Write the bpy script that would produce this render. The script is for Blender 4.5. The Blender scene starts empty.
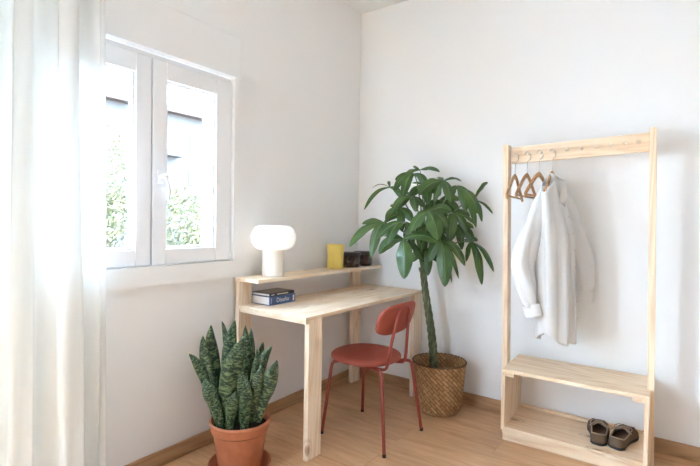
import bpy, bmesh, math, random
from mathutils import Vector, Matrix, noise
PI = math.pi
S = bpy.context.scene
COL = S.collection

# ------------------------------------------------------------------ camera
cam_d = bpy.data.cameras.new('camera'); cam = bpy.data.objects.new('camera', cam_d); COL.objects.link(cam)
cam_d.sensor_width = 36.0; cam_d.lens = 461.3 / 700 * 36; cam_d.clip_start = 0.05; cam_d.clip_end = 300
YAW, PITCH, ROLL = -.6176, -.0236, .0166
_fw = Vector((math.sin(YAW)*math.cos(PITCH), math.cos(YAW)*math.cos(PITCH), math.sin(PITCH)))
_rt = Vector((math.cos(YAW), -math.sin(YAW), 0)); _up = _rt.cross(_fw)
_r2 = _rt*math.cos(ROLL) + _up*math.sin(ROLL); _u2 = _up*math.cos(ROLL) - _rt*math.sin(ROLL)
cam.matrix_world = Matrix(((_r2.x, _u2.x, -_fw.x, 2.083), (_r2.y, _u2.y, -_fw.y, -3.031), (_r2.z, _u2.z, -_fw.z, 1.235), (0, 0, 0, 1)))
S.camera = cam

# ------------------------------------------------------------------ sky, daylight, exposure
W = bpy.data.worlds.new('sky'); S.world = W; W.use_nodes = True
wn = W.node_tree.nodes; wl = W.node_tree.links; wn.clear()
wo = wn.new('ShaderNodeOutputWorld'); wb = wn.new('ShaderNodeBackground'); wb.inputs[1].default_value = 8.0
tc = wn.new('ShaderNodeTexCoord'); sp = wn.new('ShaderNodeSeparateXYZ'); cr = wn.new('ShaderNodeValToRGB')
cr.color_ramp.elements[0].position = 0.45; cr.color_ramp.elements[0].color = (.30, .29, .27, 1)
cr.color_ramp.elements[1].position = 0.55; cr.color_ramp.elements[1].color = (.765, .985, 1.29, 1)
mp = wn.new('ShaderNodeMapRange'); mp.inputs[1].default_value = -1; mp.inputs[2].default_value = 1
wl.new(tc.outputs['Generated'], sp.inputs[0]); wl.new(sp.outputs[2], mp.inputs[0]); wl.new(mp.outputs[0], cr.inputs[0])
wl.new(cr.outputs[0], wb.inputs[0]); wl.new(wb.outputs[0], wo.inputs[0])

def portal(x, y, z, w, h, rot):
    l = bpy.data.lights.new('daylight_portal', 'AREA'); l.shape = 'RECTANGLE'; l.size = w; l.size_y = h
    l.cycles.is_portal = True
    o = bpy.data.objects.new('daylight_portal', l); o.location = (x, y, z); o.rotation_euler = rot; COL.objects.link(o)
WIN = (-2.25, -1.28, 1.005, 2.04)       # visible window opening (y0, y1, z0, z1) in the left wall
BAL = (-3.75, -2.62, 0.0, 2.30)         # glazed balcony door further along the same wall
portal(-.27, (WIN[0]+WIN[1])/2, (WIN[2]+WIN[3])/2, WIN[3]-WIN[2], WIN[1]-WIN[0], (0, -PI/2, 0))
BKW = (.10, .40, .95, 2.15)            # unseen window added behind the camera to brighten the right wall (x0, x1, z0, z1)
portal((BKW[0]+BKW[1])/2, -4.97, (BKW[2]+BKW[3])/2, BKW[1]-BKW[0], BKW[3]-BKW[2], (PI/2, 0, 0))
portal(-.27, (BAL[0]+BAL[1])/2, (BAL[2]+BAL[3])/2, BAL[3]-BAL[2], BAL[1]-BAL[0], (0, -PI/2, 0))
S.view_settings.view_transform = 'Standard'; S.view_settings.look = 'None'; S.view_settings.gamma = 1
S.view_settings.use_curve_mapping = False; S.view_settings.exposure = 3.78
S.cycles.use_denoising = True; S.cycles.max_bounces = 12; S.cycles.diffuse_bounces = 8; S.cycles.transparent_max_bounces = 12
S.cycles.sample_clamp_indirect = 10

# ------------------------------------------------------------------ helpers
def obj(name, bm, m, parent=None, smooth=False, label=None):
    me = bpy.data.meshes.new(name); bmesh.ops.recalc_face_normals(bm, faces=bm.faces[:]) if smooth != 'keep' else None
    bm.to_mesh(me); bm.free()
    if smooth:
        for p in me.polygons: p.use_smooth = True
    ms = m if isinstance(m, (list, tuple)) else [m]
    for k in ms: me.materials.append(k)
    o = bpy.data.objects.new(name, me); COL.objects.link(o)
    if parent is not None: o.parent = parent
    if label: o['label'] = label
    return o
def thing(name, label, cat, loc=(0,0,0), rotz=0, group=None):
    o = bpy.data.objects.new(name, None); COL.objects.link(o); o.empty_display_size = .1
    o.location = loc; o.rotation_euler = (0, 0, rotz); return tag(o, label, cat, group)
def tag(o, label, cat, group=None):
    o['label'] = label; o['category'] = cat
    if group: o['group'] = group
    return o
def struct(name, bm, m, smooth=False, label=None, cat=None):
    o = obj(name, bm, m, None, smooth); o['kind'] = 'structure'
    if label: o['label'] = label
    if cat: o['category'] = cat
    return o
def B(): return bmesh.new()
def box(bm, x0, x1, y0, y1, z0, z1, bev=0.0, mi=0, seg=2):
    t = bmesh.new(); bmesh.ops.create_cube(t, size=1)
    for v in t.verts:
        v.co = Vector(((x0+x1)/2 + v.co.x*(x1-x0), (y0+y1)/2 + v.co.y*(y1-y0), (z0+z1)/2 + v.co.z*(z1-z0)))
    if bev: bmesh.ops.bevel(t, geom=t.edges[:], offset=bev, segments=seg, affect='EDGES', profile=.5)
    for f in t.faces: f.material_index = mi
    add(bm, t)
def add(bm, t, M=None):
    if M is not None: bmesh.ops.transform(t, matrix=M, verts=t.verts[:])
    me = bpy.data.meshes.new('tmp'); t.to_mesh(me); t.free(); bm.from_mesh(me); bpy.data.meshes.remove(me)
def catmull(P, n=6):
    P = [Vector(p) for p in P]; out = []
    for i in range(len(P)-1):
        p0 = P[max(i-1, 0)]; p1 = P[i]; p2 = P[i+1]; p3 = P[min(i+2, len(P)-1)]
        for k in range(n):
            t = k/n
            out.append(.5*((2*p1) + (p2-p0)*t + (2*p0-5*p1+4*p2-p3)*t*t + (3*p1-p0-3*p2+p3)*t*t*t))
    out.append(P[-1]); return out
def tube(bm, P, r, n=10, cap=True, mi=0, squash=None):
    P = [Vector(p) for p in P]; R = r if isinstance(r, (list, tuple)) else [r]*len(P)
    rings = []; N = None
    for i, p in enumerate(P):
        T = (P[min(i+1, len(P)-1)] - P[max(i-1, 0)]).normalized()
        if N is None:
            N = Vector((0, 0, 1)) if abs(T.z) < .9 else Vector((1, 0, 0))
        N = (N - T*N.dot(T)).normalized(); Bn = T.cross(N)
        sx, sy = squash[i] if squash else (1, 1)
        rings.append([bm.verts.new(p + (N*math.cos(a)*sx + Bn*math.sin(a)*sy)*R[i]) for a in [2*PI*k/n for k in range(n)]])
    for i in range(len(rings)-1):
        for k in range(n):
            f = bm.faces.new((rings[i][k], rings[i][(k+1) % n], rings[i+1][(k+1) % n], rings[i+1][k])); f.smooth = True; f.material_index = mi
    if cap:
        for q in (rings[0], rings[-1]):
            f = bm.faces.new(q); f.material_index = mi
    return rings
def lathe(bm, prof, c=(0, 0, 0), n=48, mi=0, fn=None):
    rings = []
    for (r, z) in prof:
        if r < 1e-5: rings.append([bm.verts.new((c[0], c[1], c[2]+z))]); continue
        ring = []
        for k in range(n):
            a = 2*PI*k/n; rr = r * (fn(a, z) if fn else 1)
            ring.append(bm.verts.new((c[0]+rr*math.cos(a), c[1]+rr*math.sin(a), c[2]+z)))
        rings.append(ring)
    for a, b in zip(rings[:-1], rings[1:]):
        for k in range(n):
            if len(a) == 1 and len(b) == 1: continue
            if len(a) == 1: q = (a[0], b[(k+1) % n], b[k])
            elif len(b) == 1: q = (a[k], a[(k+1) % n], b[0])
            else: q = (a[k], a[(k+1) % n], b[(k+1) % n], b[k])
            f = bm.faces.new(q); f.material_index = mi
def sheet(bm, G, uv=None, mi=0, uvfn=None):
    """grid of points -> faces"""
    V = [[bm.verts.new(p) for p in row] for row in G]
    L = bm.loops.layers.uv.verify()
    nj = len(G); ni = len(G[0])
    for j in range(nj-1):
        for i in range(ni-1):
            f = bm.faces.new((V[j][i], V[j][i+1], V[j+1][i+1], V[j+1][i])); f.smooth = True; f.material_index = mi
            for lp, (a, b) in zip(f.loops, ((i, j), (i+1, j), (i+1, j+1), (i, j+1))):
                lp[L].uv = (a/(ni-1), b/(nj-1))
    return V
def solidify(o, t, off=0):
    m = o.modifiers.new('thickness', 'SOLIDIFY'); m.thickness = t; m.offset = off; return o
def subsurf(o, n=1):
    m = o.modifiers.new('smooth', 'SUBSURF'); m.levels = n; m.render_levels = n; return o

# ------------------------------------------------------------------ materials
def mat(name, col=(.8, .8, .8), rough=.5, **kw):
    m = bpy.data.materials.new(name); m.use_nodes = True; nt = m.node_tree; b = nt.nodes['Principled BSDF']
    b.inputs['Base Color'].default_value = (*col, 1); b.inputs['Roughness'].default_value = rough
    for k, v in kw.items():
        b.inputs[k.replace('_', ' ')].default_value = v
    return m
def N(m, t, **kw):
    n = m.node_tree.nodes.new(t)
    for k, v in kw.items(): setattr(n, k, v)
    return n
def Lk(m, a, b): m.node_tree.links.new(a, b)
def bsdf(m): return m.node_tree.nodes['Principled BSDF']
def ramp(m, src, stops, interp='LINEAR'):
    r = N(m, 'ShaderNodeValToRGB'); r.color_ramp.interpolation = interp
    e = r.color_ramp.elements
    while len(e) > 1: e.remove(e[0])
    e[0].position = stops[0][0]; e[0].color = (*stops[0][1], 1)
    for p, c in stops[1:]:
        q = e.new(p); q.color = (*c, 1)
    Lk(m, src, r.inputs[0]); return r.outputs[0]
def coords(m, kind='Object', scale=(1, 1, 1), rot=(0, 0, 0)):
    t = N(m, 'ShaderNodeTexCoord'); p = N(m, 'ShaderNodeMapping'); p.inputs['Scale'].default_value = scale; p.inputs['Rotation'].default_value = rot
    Lk(m, t.outputs[kind], p.inputs[0]); return p.outputs[0]
def noisetex(m, vec, scale, detail=3, rough=.5, dist=0):
    n = N(m, 'ShaderNodeTexNoise'); n.inputs['Scale'].default_value = scale; n.inputs['Detail'].default_value = detail
    n.inputs['Roughness'].default_value = rough; n.inputs['Distortion'].default_value = dist; Lk(m, vec, n.inputs['Vector']); return n.outputs['Fac']
def mixc(m, fac, a, b, mode='MIX'):
    x = N(m, 'ShaderNodeMix', data_type='RGBA', blend_type=mode)
    for s, v in ((x.inputs[0], fac), (x.inputs[6], a), (x.inputs[7], b)):
        if hasattr(v, 'is_output'): Lk(m, v, s)
        elif isinstance(v, (int, float)): s.default_value = v
        else: s.default_value = (*v, 1)
    return x.outputs[2]
def bump(m, h, strength=.2, dist=.01):
    b = N(m, 'ShaderNodeBump'); b.inputs['Strength'].default_value = strength; b.inputs['Distance'].default_value = dist
    Lk(m, h, b.inputs['Height']); Lk(m, b.outputs[0], bsdf(m).inputs['Normal'])

def pine(name, axis, light=(.90, .75, .58), dark=(.77, .58, .39), knot=True, seed=0):
    """pale pine, the grain running along the given axis"""
    m = mat(name, light, .5)
    sc = [5, 5, 5]; sc['xyz'.index(axis)] = .55
    v = coords(m, 'Object', tuple(sc)); ad = N(m, 'ShaderNodeVectorMath', operation='ADD'); ad.inputs[1].default_value = (seed*3.7, seed*1.3, seed*2.1)
    Lk(m, v, ad.inputs[0]); v = ad.outputs[0]
    n1 = noisetex(m, v, 1.3, 2, .5, .6)
    mu = N(m, 'ShaderNodeMath', operation='MULTIPLY'); mu.inputs[1].default_value = 16; Lk(m, n1, mu.inputs[0])
    fr = N(m, 'ShaderNodeMath', operation='PINGPONG'); fr.inputs[1].default_value = 1; Lk(m, mu.outputs[0], fr.inputs[0])
    c = ramp(m, fr.outputs[0], [(.0, dark), (.35, tuple(.35*a+.65*b for a, b in zip(dark, light))), (.75, light), (1, tuple(min(1, a*1.05) for a in light))])
    n2 = noisetex(m, v, 14, 3)
    c = mixc(m, ramp(m, n2, [(.3, (0, 0, 0)), (.8, (.28, .28, .28))]), c, dark)
    if knot:
        ks = [4.2, 4.2, 4.2]; ks['xyz'.index(axis)] = 2.1
        kv = coords(m, 'Object', tuple(ks)); vo = N(m, 'ShaderNodeTexVoronoi'); vo.inputs['Scale'].default_value = 1.0; Lk(m, kv, vo.inputs['Vector'])
        kf = ramp(m, vo.outputs['Distance'], [(.0, (1, 1, 1)), (.045, (.7, .7, .7)), (.085, (.0, .0, .0)), (.11, (.3, .3, .3)), (.15, (0, 0, 0))])
        c = mixc(m, kf, c, (.36, .17, .075))
    Lk(m, c, bsdf(m).inputs['Base Color']); bump(m, n2, .05, .002)
    return m
PX, PY, PZ = pine('pine_x', 'x'), pine('pine_y', 'y'), pine('pine_z', 'z')
PX2, PY2, PZ2 = [pine('rack_pine_'+a_, a_, (.86, .68, .48), (.72, .50, .31), seed=3) for a_ in 'xyz']

def plaster(name, col):
    m = mat(name, col, .85); v = coords(m); bump(m, noisetex(m, v, 60, 4), .05, .003); return m
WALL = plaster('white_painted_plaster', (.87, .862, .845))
WALL2 = plaster('low_bounce_plaster', (.40, .41, .41))  # unseen walls made darker to cut the light they bounce
CEIL = plaster('ceiling_paint', (.86, .86, .85))
PVC = mat('white_window_plastic', (.86, .86, .86), .3)
def mk_floor():
    m = mat('oak_plank_floor', (.5, .35, .22), .42)
    t = N(m, 'ShaderNodeTexCoord'); br = N(m, 'ShaderNodeTexBrick'); br.offset = .37
    br.inputs['Scale'].default_value = 1; br.inputs['Brick Width'].default_value = 1.3; br.inputs['Row Height'].default_value = .19
    br.inputs['Mortar Size'].default_value = .0012; br.inputs['Mortar Smooth'].default_value = .2; br.inputs['Bias'].default_value = 0
    br.inputs['Color1'].default_value = (.0, .0, .0, 1); br.inputs['Color2'].default_value = (1, 1, 1, 1); br.inputs['Mortar'].default_value = (.5, .5, .5, 1)
    Lk(m, t.outputs['Object'], br.inputs['Vector'])
    mpn = N(m, 'ShaderNodeMapping'); mpn.inputs['Scale'].default_value = (1.0, 8, 1); Lk(m, t.outputs['Object'], mpn.inputs[0])
    off = N(m, 'ShaderNodeVectorMath', operation='MULTIPLY_ADD'); Lk(m, br.outputs['Color'], off.inputs[0]); off.inputs[1].default_value = (7, 5, 3); Lk(m, mpn.outputs[0], off.inputs[2])
    n1 = noisetex(m, off.outputs[0], 2.2, 5, .6, .8); n2 = noisetex(m, off.outputs[0], 12, 3, .6); n3 = noisetex(m, t.outputs['Object'], 3.2, 3, .55)
    c = ramp(m, n1, [(.28, (.44, .215, .095)), (.5, (.64, .36, .18)), (.72, (.75, .47, .26))])
    c = mixc(m, ramp(m, n2, [(.45, (0, 0, 0)), (.75, (.3, .3, .3))]), c, (.36, .21, .11))
    c = mixc(m, ramp(m, n3, [(.4, (.0, .0, .0)), (.7, (.35, .35, .35))]), c, (.46, .28, .15))
    c = mixc(m, ramp(m, br.outputs['Color'], [(0, (.0, .0, .0)), (1, (.22, .22, .22))]), c, (.62, .42, .25))
    c = mixc(m, ramp(m, br.outputs['Fac'], [(0, (0, 0, 0)), (1, (.55, .55, .55))]), c, (.25, .14, .07))
    Lk(m, c, bsdf(m).inputs['Base Color']); bump(m, n2, .04, .002); return m
FLOOR = mk_floor()
BASEM = pine('skirting_oak', 'x', (.50, .30, .155), (.38, .21, .10), knot=False)
BASEMY = pine('skirting_oak_y', 'y', (.50, .30, .155), (.38, .21, .10), knot=False)
def glassm(name, tint):
    m = bpy.data.materials.new(name); m.use_nodes = True; nt = m.node_tree; nt.nodes.clear()
    o = N(m, 'ShaderNodeOutputMaterial'); mx = N(m, 'ShaderNodeMixShader'); tr = N(m, 'ShaderNodeBsdfTransparent'); gl = N(m, 'ShaderNodeBsdfGlossy')
    tr.inputs[0].default_value = (*tint, 1); gl.inputs['Roughness'].default_value = .02
    mx.inputs[0].default_value = .05; Lk(m, tr.outputs[0], mx.inputs[1]); Lk(m, gl.outputs[0], mx.inputs[2]); Lk(m, mx.outputs[0], o.inputs[0]); return m
GLASS = glassm('clear_glass', (.95, .97, .97)); GLASS1 = glassm('view_dimming_glass', (.54, .55, .555))  # second glass has a tint added to dim the overbright view outside
def clothm(name, col, trans, weave=500, rough=.9, opac=0.0):
    m = bpy.data.materials.new(name); m.use_nodes = True; nt = m.node_tree; nt.nodes.clear()
    o = N(m, 'ShaderNodeOutputMaterial'); mx = N(m, 'ShaderNodeMixShader'); d = N(m, 'ShaderNodeBsdfDiffuse'); t = N(m, 'ShaderNodeBsdfTranslucent')
    v = coords(m); n1 = noisetex(m, v, weave, 2); mp2 = coords(m, 'Object', (1, 1, .12)); n2 = noisetex(m, mp2, weave*.5, 2)
    c = mixc(m, ramp(m, n2, [(.35, (0, 0, 0)), (.7, (.5, .5, .5))]), col, tuple(x*.97 for x in col))
    Lk(m, c, d.inputs[0]); Lk(m, c, t.inputs[0]); mx.inputs[0].default_value = trans
    b = N(m, 'ShaderNodeBump'); b.inputs['Strength'].default_value = .1; b.inputs['Distance'].default_value = .002; Lk(m, n1, b.inputs['Height']); Lk(m, b.outputs[0], d.inputs['Normal'])
    Lk(m, d.outputs[0], mx.inputs[1]); Lk(m, t.outputs[0], mx.inputs[2]); last = mx.outputs[0]
    if opac:
        tp = N(m, 'ShaderNodeBsdfTransparent'); m2 = N(m, 'ShaderNodeMixShader'); m2.inputs[0].default_value = opac
        Lk(m, last, m2.inputs[1]); Lk(m, tp.outputs[0], m2.inputs[2]); last = m2.outputs[0]
    Lk(m, last, o.inputs[0]); return m
CURT = clothm('sheer_white_linen', (.90, .895, .87), .34, 260, opac=.04)
SHIRT = clothm('white_cotton', (.90, .885, .865), .3, 500)

# ------------------------------------------------------------------ room shell
H = 2.88; YR = .012; XF = 4.3; YB = -4.7; T = .26
fl = B(); box(fl, -.0, XF, YB, YR, -.1, 0); struct('floor', fl, FLOOR)
c = B(); box(c, -T, XF+.1, YB-.26, YR+.1, H, H+.1); struct('ceiling', c, CEIL)
w = B(); box(w, -T, XF+.1, YR, YR+.12, -.1, H); struct('wall_right', w, WALL)
w = B()
def wallpiece(y0, y1, z0, z1): box(w, -T, 0, y0, y1, z0, z1)
wallpiece(WIN[1], YR, -.1, H); wallpiece(WIN[0], WIN[1], -.1, WIN[2]); wallpiece(WIN[0], WIN[1], WIN[3], H)
wallpiece(BAL[1], WIN[0], -.1, H); wallpiece(BAL[0], BAL[1], BAL[3], H); wallpiece(BAL[0], BAL[1], -.1, 0); wallpiece(YB-.1, BAL[0], -.1, H)
struct('wall_left', w, WALL)
w = B()
box(w, -T, BKW[0], YB-.26, YB, -.1, H); box(w, BKW[1], XF+.1, YB-.26, YB, -.1, H); box(w, BKW[0], BKW[1], YB-.26, YB, -.1, BKW[2]); box(w, BKW[0], BKW[1], YB-.26, YB, BKW[3], H)
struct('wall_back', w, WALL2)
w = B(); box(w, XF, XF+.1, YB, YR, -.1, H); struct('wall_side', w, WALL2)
BH = .078
b = B(); box(b, 0, .012, BAL[1], YR, 0, BH, .002); struct('baseboard_left', b, BASEMY)
b = B(); box(b, .012, XF, YR-.012, YR, 0, BH, .002); struct('baseboard_right', b, BASEM)
# raised surround of the window and the roller shutter box above it
b = B(); cz = 2.275; t = .028
box(b, 0, t, WIN[1], WIN[1]+.045, .912, WIN[3], 0); box(b, 0, t, WIN[0]-.045, WIN[0], .912, WIN[3], 0)
box(b, 0, t, WIN[0], WIN[1], .912, WIN[2], 0)
box(b, 0, t, WIN[0]-.045, WIN[1]+.045, WIN[3], cz, .006)
struct('trim_1', b, WALL)
b = B(); box(b, 0, .040, WIN[0], WIN[1]+.004, WIN[3]-.006, WIN[3]+.004, .002); struct('trim_2', b, mat('bright_white_strip', (.93, .93, .93), .25))

# ------------------------------------------------------------------ window
win = thing('window_1', 'white two-sash casement window above the desk end, one sash half behind the curtain', 'window'); win['kind'] = 'structure'
def ring(bm, x0, x1, y0, y1, z0, z1, wl_, wr, wb_, wt, bev=.003):
    box(bm, x0, x1, y0, y0+wl_, z0, z1, bev); box(bm, x0, x1, y1-wr, y1, z0, z1, bev)
    box(bm, x0, x1, y0+wl_, y1-wr, z0, z0+wb_, bev); box(bm, x0, x1, y0+wl_, y1-wr, z1-wt, z1, bev)
f = B(); ring(f, -.075, -.006, WIN[0], WIN[1], WIN[2], WIN[3]-.008, .03, .03, .03, .03)
obj('window_frame', f, PVC, win)
ym = -1.767
def sash(y0, y1, hand):
    f = B(); z0, z1 = WIN[2]+.006, WIN[3]-.03
    ring(f, -.058, .008, y0, y1, z0, z1, .074, .105 if hand else .078, .076, .09, .004)
    s = obj('sash', f, PVC, win)
    a0, a1 = y0+.074, y1-(.105 if hand else .078); b0, b1 = z0+.076, z1-.09
    g = B(); ring(g, -.034, -.004, a0-.002, a1+.002, b0-.002, b1+.002, .014, .014, .014, .014, .003); obj('glazing_bead', g, PVC, s)
    g = B(); box(g, -.046, -.034, a0-.002, a1+.002, b0-.002, b1+.002); obj('window_pane', g, GLASS1, s)
    return s
sr = sash(ym+.003, WIN[1]-.004, True)
sl = sash(WIN[0]+.004, ym-.005, False)
gap_m = mat('gap_shade_grey', (.16, .16, .165), .7)  # dark strips fill the sash gaps, standing in for their shade
b = B(); box(b, -.05, -.020, ym-.012, ym+.010, WIN[2]+.03, WIN[3]-.05); obj('gap_shade_strip', b, gap_m, win)
b = B(); box(b, -.05, -.012, WIN[1]-.010, WIN[1]-.001, WIN[2], WIN[3]-.01); obj('gap_shade_strip', b, gap_m, win)
hd = B(); zc = 1.44; yh = -1.728
box(hd, .008, .018, yh-.016, yh+.016, zc-.035, zc+.035, .006)
tube(hd, [(.016, yh, zc), (.045, yh, zc)], .009, 12)
tube(hd, catmull([(.045, yh-.002, zc+.004), (.05, yh+.012, zc), (.05, yh+.022, zc-.03), (.05, yh+.026, zc-.07), (.048, yh+.027, zc-.112)], 4), [.010]*4+[.009]*13, 10)
obj('window_handle', hd, PVC, sr, True)
hn = B(); tube(hn, [(.012, WIN[1]-.008, 1.0), (.012, WIN[1]-.008, 1.045)], .009, 12); obj('hinge', hn, PVC, sr, True)
sl_ = B(); box(sl_, -T-.06, -.075, WIN[0]+.002, WIN[1]-.002, WIN[2]-.03, WIN[2]+.012, .003); obj('outer_sill', sl_, mat('sill_stone', (.75, .73, .70), .6), win)
# balcony door further back on the same wall (lets the daylight in)
bd = thing('door_1', 'white glazed balcony door partly covered by the curtain', 'door'); bd['kind'] = 'structure'
f = B(); ring(f, -.10, -.03, BAL[0], BAL[1], 0, BAL[3], .05, .05, .05, .05); box(f, -.10, -.03, (BAL[0]+BAL[1])/2-.04, (BAL[0]+BAL[1])/2+.04, .05, BAL[3]-.05, .003)
obj('door_frame', f, PVC, bd)
for (p, q) in ((BAL[0]+.05, (BAL[0]+BAL[1])/2-.04), ((BAL[0]+BAL[1])/2+.04, BAL[1]-.05)):
    g = B(); box(g, -.07, -.06, p, q, .05, BAL[3]-.05); obj('door_pane', g, GLASS, bd)

bw = thing('added_fill_window', 'unseen window added behind the viewer to brighten the right wall', 'window'); bw['kind'] = 'structure'
f = B(); x0_, x1_, z0_, z1_ = BKW
for q in ((x0_, x0_+.05, z0_, z1_), (x1_-.05, x1_, z0_, z1_), ((x0_+x1_)/2-.04, (x0_+x1_)/2+.04, z0_+.05, z1_-.05), (x0_+.05, x1_-.05, z0_, z0_+.05), (x0_+.05, x1_-.05, z1_-.05, z1_)):
    box(f, q[0], q[1], YB-.10, YB-.04, q[2], q[3], .003)
obj('window_frame', f, PVC, bw)
for (p, q) in ((x0_+.05, (x0_+x1_)/2-.04), ((x0_+x1_)/2+.04, x1_-.05)):
    g = B(); box(g, p, q, YB-.075, YB-.065, z0_+.05, z1_-.05); obj('window_pane', g, GLASS, bw)

# ------------------------------------------------------------------ curtain
def curtain():
    rnd = random.Random(4); G = []; nj = 60; ni = 260; y1 = -2.06; y0 = -3.0
    # fold centres along the cloth, from the free edge backwards
    for j in range(nj+1):
        v = j/nj; z = .02 + (2.80-.02)*v; row = []
        gather = 1 - .10*v
        for i in range(ni+1):
            u = i/ni; y = y1 + (y0-y1)*u*gather
            ph = 2*PI*u*7.2 + 1.3*math.sin(u*9+v*1.0+.6) + .35*math.sin(v*3+u*15)
            amp = (.036 + .014*math.sin(u*11+1.3))*(1-.15*v)*min(1, .35+u*6)
            x = .135 + amp*math.sin(ph) + .010*math.sin(2*ph+1+v) + .006*math.sin(ph*3.1+v*5) + .012*math.sin(v*2.2+u*9)
            y += .012*math.sin(ph*2+.5) + .004*math.sin(v*5+u*20)
            row.append((x, y, z))
        G.append(row)
    bm = B(); sheet(bm, G); o = obj('curtain', bm, CURT, None, 'keep')
    solidify(o, .0008); return tag(o, 'sheer white linen curtain hanging in soft folds beside the window', 'curtain')
curtain()

# ------------------------------------------------------------------ desk
desk = thing('desk', 'pale pine desk with a raised back shelf, under the window by the corner', 'desk', (0, 0, 0), -.0158)
dx0, dx1, dy0, dy1 = .046, .588, .008, -1.260
b = B(); box(b, dx0+.032, dx1, dy1, dy0, .730, .750, .0015); obj('desktop', b, PY, desk)
for (y0, y1, xe) in ((dy1+.006, dy1+.029, dx1-.004), (dy0-.034, dy0-.012, dx1-.036)):
    b = B(); box(b, dx0+.034, xe, y0, y1, .712, .7295, .001); obj('batten', b, PX, desk)
b = B(); box(b, dx0, .236, dy1, dy0+.003, .888, .908, .0015); obj('back_shelf', b, PY, desk)
for (x0, x1, y0, y1, z1) in ((dx1-.034, dx1-.004, dy1+.030, dy1+.136, .7295), (dx1-.034, dx1-.004, dy0-.112, dy0-.005, .7295),
                             (dx0, dx0+.030, dy1+.002, dy1+.097, .8875), (dx0, dx0+.030, dy0-.155, dy0-.050, .8875)):
    b = B(); box(b, x0, x1, y0, y1, 0, z1, .0015); obj('leg', b, PZ, desk)

# ------------------------------------------------------------------ lamp
LP = (.134, -1.068, .909)
lamp = thing('table_lamp', 'mushroom-shaped lamp with a round white glass shade on a cream cylinder base', 'lamp', LP)
b = B(); lathe(b, [(0, 0), (.061, 0), (.064, .003), (.064, .150), (.060, .154), (0, .154)], n=48); 
o = obj('lamp_base', b, mat('cream_lacquer', (.78, .71, .62), .45), lamp, True); o.modifiers.new('e', 'EDGE_SPLIT')
prof = []
for k in range(33):
    a = -PI/2 + PI*k/32
    r = .062 + .068*math.copysign(abs(math.cos(a))**.75, math.cos(a)); z = .228 + .072*math.copysign(abs(math.sin(a))**.9, math.sin(a))
    prof.append((r, z))
prof = [(.0, prof[0][1])] + prof + [(0, prof[-1][1]+.001)]
b = B(); lathe(b, prof, n=64)
opal = mat('opal_glass', (.93, .93, .92), .25, Subsurface_Weight=.6, Subsurface_Radius=(.08, .08, .08), Coat_Weight=.3)
opal.node_tree.nodes['Principled BSDF'].inputs['Emission Color'].default_value = (1, .98, .95, 1)
opal.node_tree.nodes['Principled BSDF'].inputs['Emission Strength'].default_value = .03
obj('lamp_shade', b, opal, lamp, True)

# ------------------------------------------------------------------ yellow vase
va = thing('vase', 'tall yellow ribbed vase on the back shelf of the desk', 'vase', (.135, -.462, .909))
def ribs(a, z): return (1.16 + .10*(abs(z-.085)/.085)**2) * (1 + .075*math.cos(7*a + z*12))
b = B(); lathe(b, [(0, 0), (.040, 0), (.044, .004), (.046, .05), (.047, .10), (.048, .165), (.0465, .168), (.044, .165), (.043, .10), (.041, .01), (0, .008)], n=90, fn=ribs)
ym_ = mat('yellow_glaze', (.86, .66, .16), .4); obj('vase_body', b, ym_, va, True)

# ------------------------------------------------------------------ brown glass jars
def brown_glass():
    m = mat('smoked_brown_glass', (.075, .032, .018), .12, Coat_Weight=.6); v = coords(m, 'Object', (1, 1, .15)); n = noisetex(m, v, 45, 2)
    Lk(m, ramp(m, n, [(.35, (.014, .007, .005)), (.6, (.045, .018, .010)), (.8, (.12, .05, .024))]), bsdf(m).inputs['Base Color']); return m
BG = brown_glass()
def jar(x, y, r, h, label):
    t = thing('glass_jar', label, 'jar', (x, y, .909))
    def facet(a, z): return 1 + .02*math.cos(10*a)
    b = B(); lathe(b, [(0, 0), (r*.9, 0), (r, .008), (r, h*.7), (r*.97, h*.74), (r*.97, h*.80)] + [(r*.93, h*.80), (r*.93, .012), (0, .010)], n=60, fn=facet); obj('jar_body', b, BG, t, True)
    b = B(); lathe(b, [(0, h*.78), (r*1.02, h*.80), (r*1.03, h*.83), (r*1.03, h*.97), (r*.98, h), (0, h)], n=60); obj('lid', b, mat('dark_walnut_lid', (.035, .018, .012), .4), t, True)
jar(.138, -.283, .074, .106, 'squat dark brown glass jar next to the yellow vase on the desk shelf')
jar(.140, -.120, .070, .106, 'squat dark brown glass jar at the corner end of the desk shelf')

# ------------------------------------------------------------------ books
PAGE = mat('book_pages', (.80, .78, .74), .8)
def pagelines():
    v = coords(PAGE, 'Object', (.02, .02, 1)); n = noisetex(PAGE, v, 900, 2); Lk(PAGE, ramp(PAGE, n, [(.3, (.66, .63, .58)), (.6, (.83, .81, .77))]), bsdf(PAGE).inputs['Base Color'])
pagelines()
def text(name, s, size, loc, rot, m, parent, ext=.0003):
    cu = bpy.data.curves.new(name, 'FONT'); cu.body = s; cu.size = size; cu.align_x = 'CENTER'; cu.align_y = 'CENTER'; cu.extrude = ext
    tmp = bpy.data.objects.new(name+'_c', cu); COL.objects.link(tmp)
    dg = bpy.context.evaluated_depsgraph_get(); me = bpy.data.meshes.new_from_object(tmp.evaluated_get(dg)); bpy.data.objects.remove(tmp)
    me.materials.clear(); me.materials.append(m)
    o = bpy.data.objects.new(name, me); COL.objects.link(o); o.location = loc; o.rotation_euler = rot; o.parent = parent; return o
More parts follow.
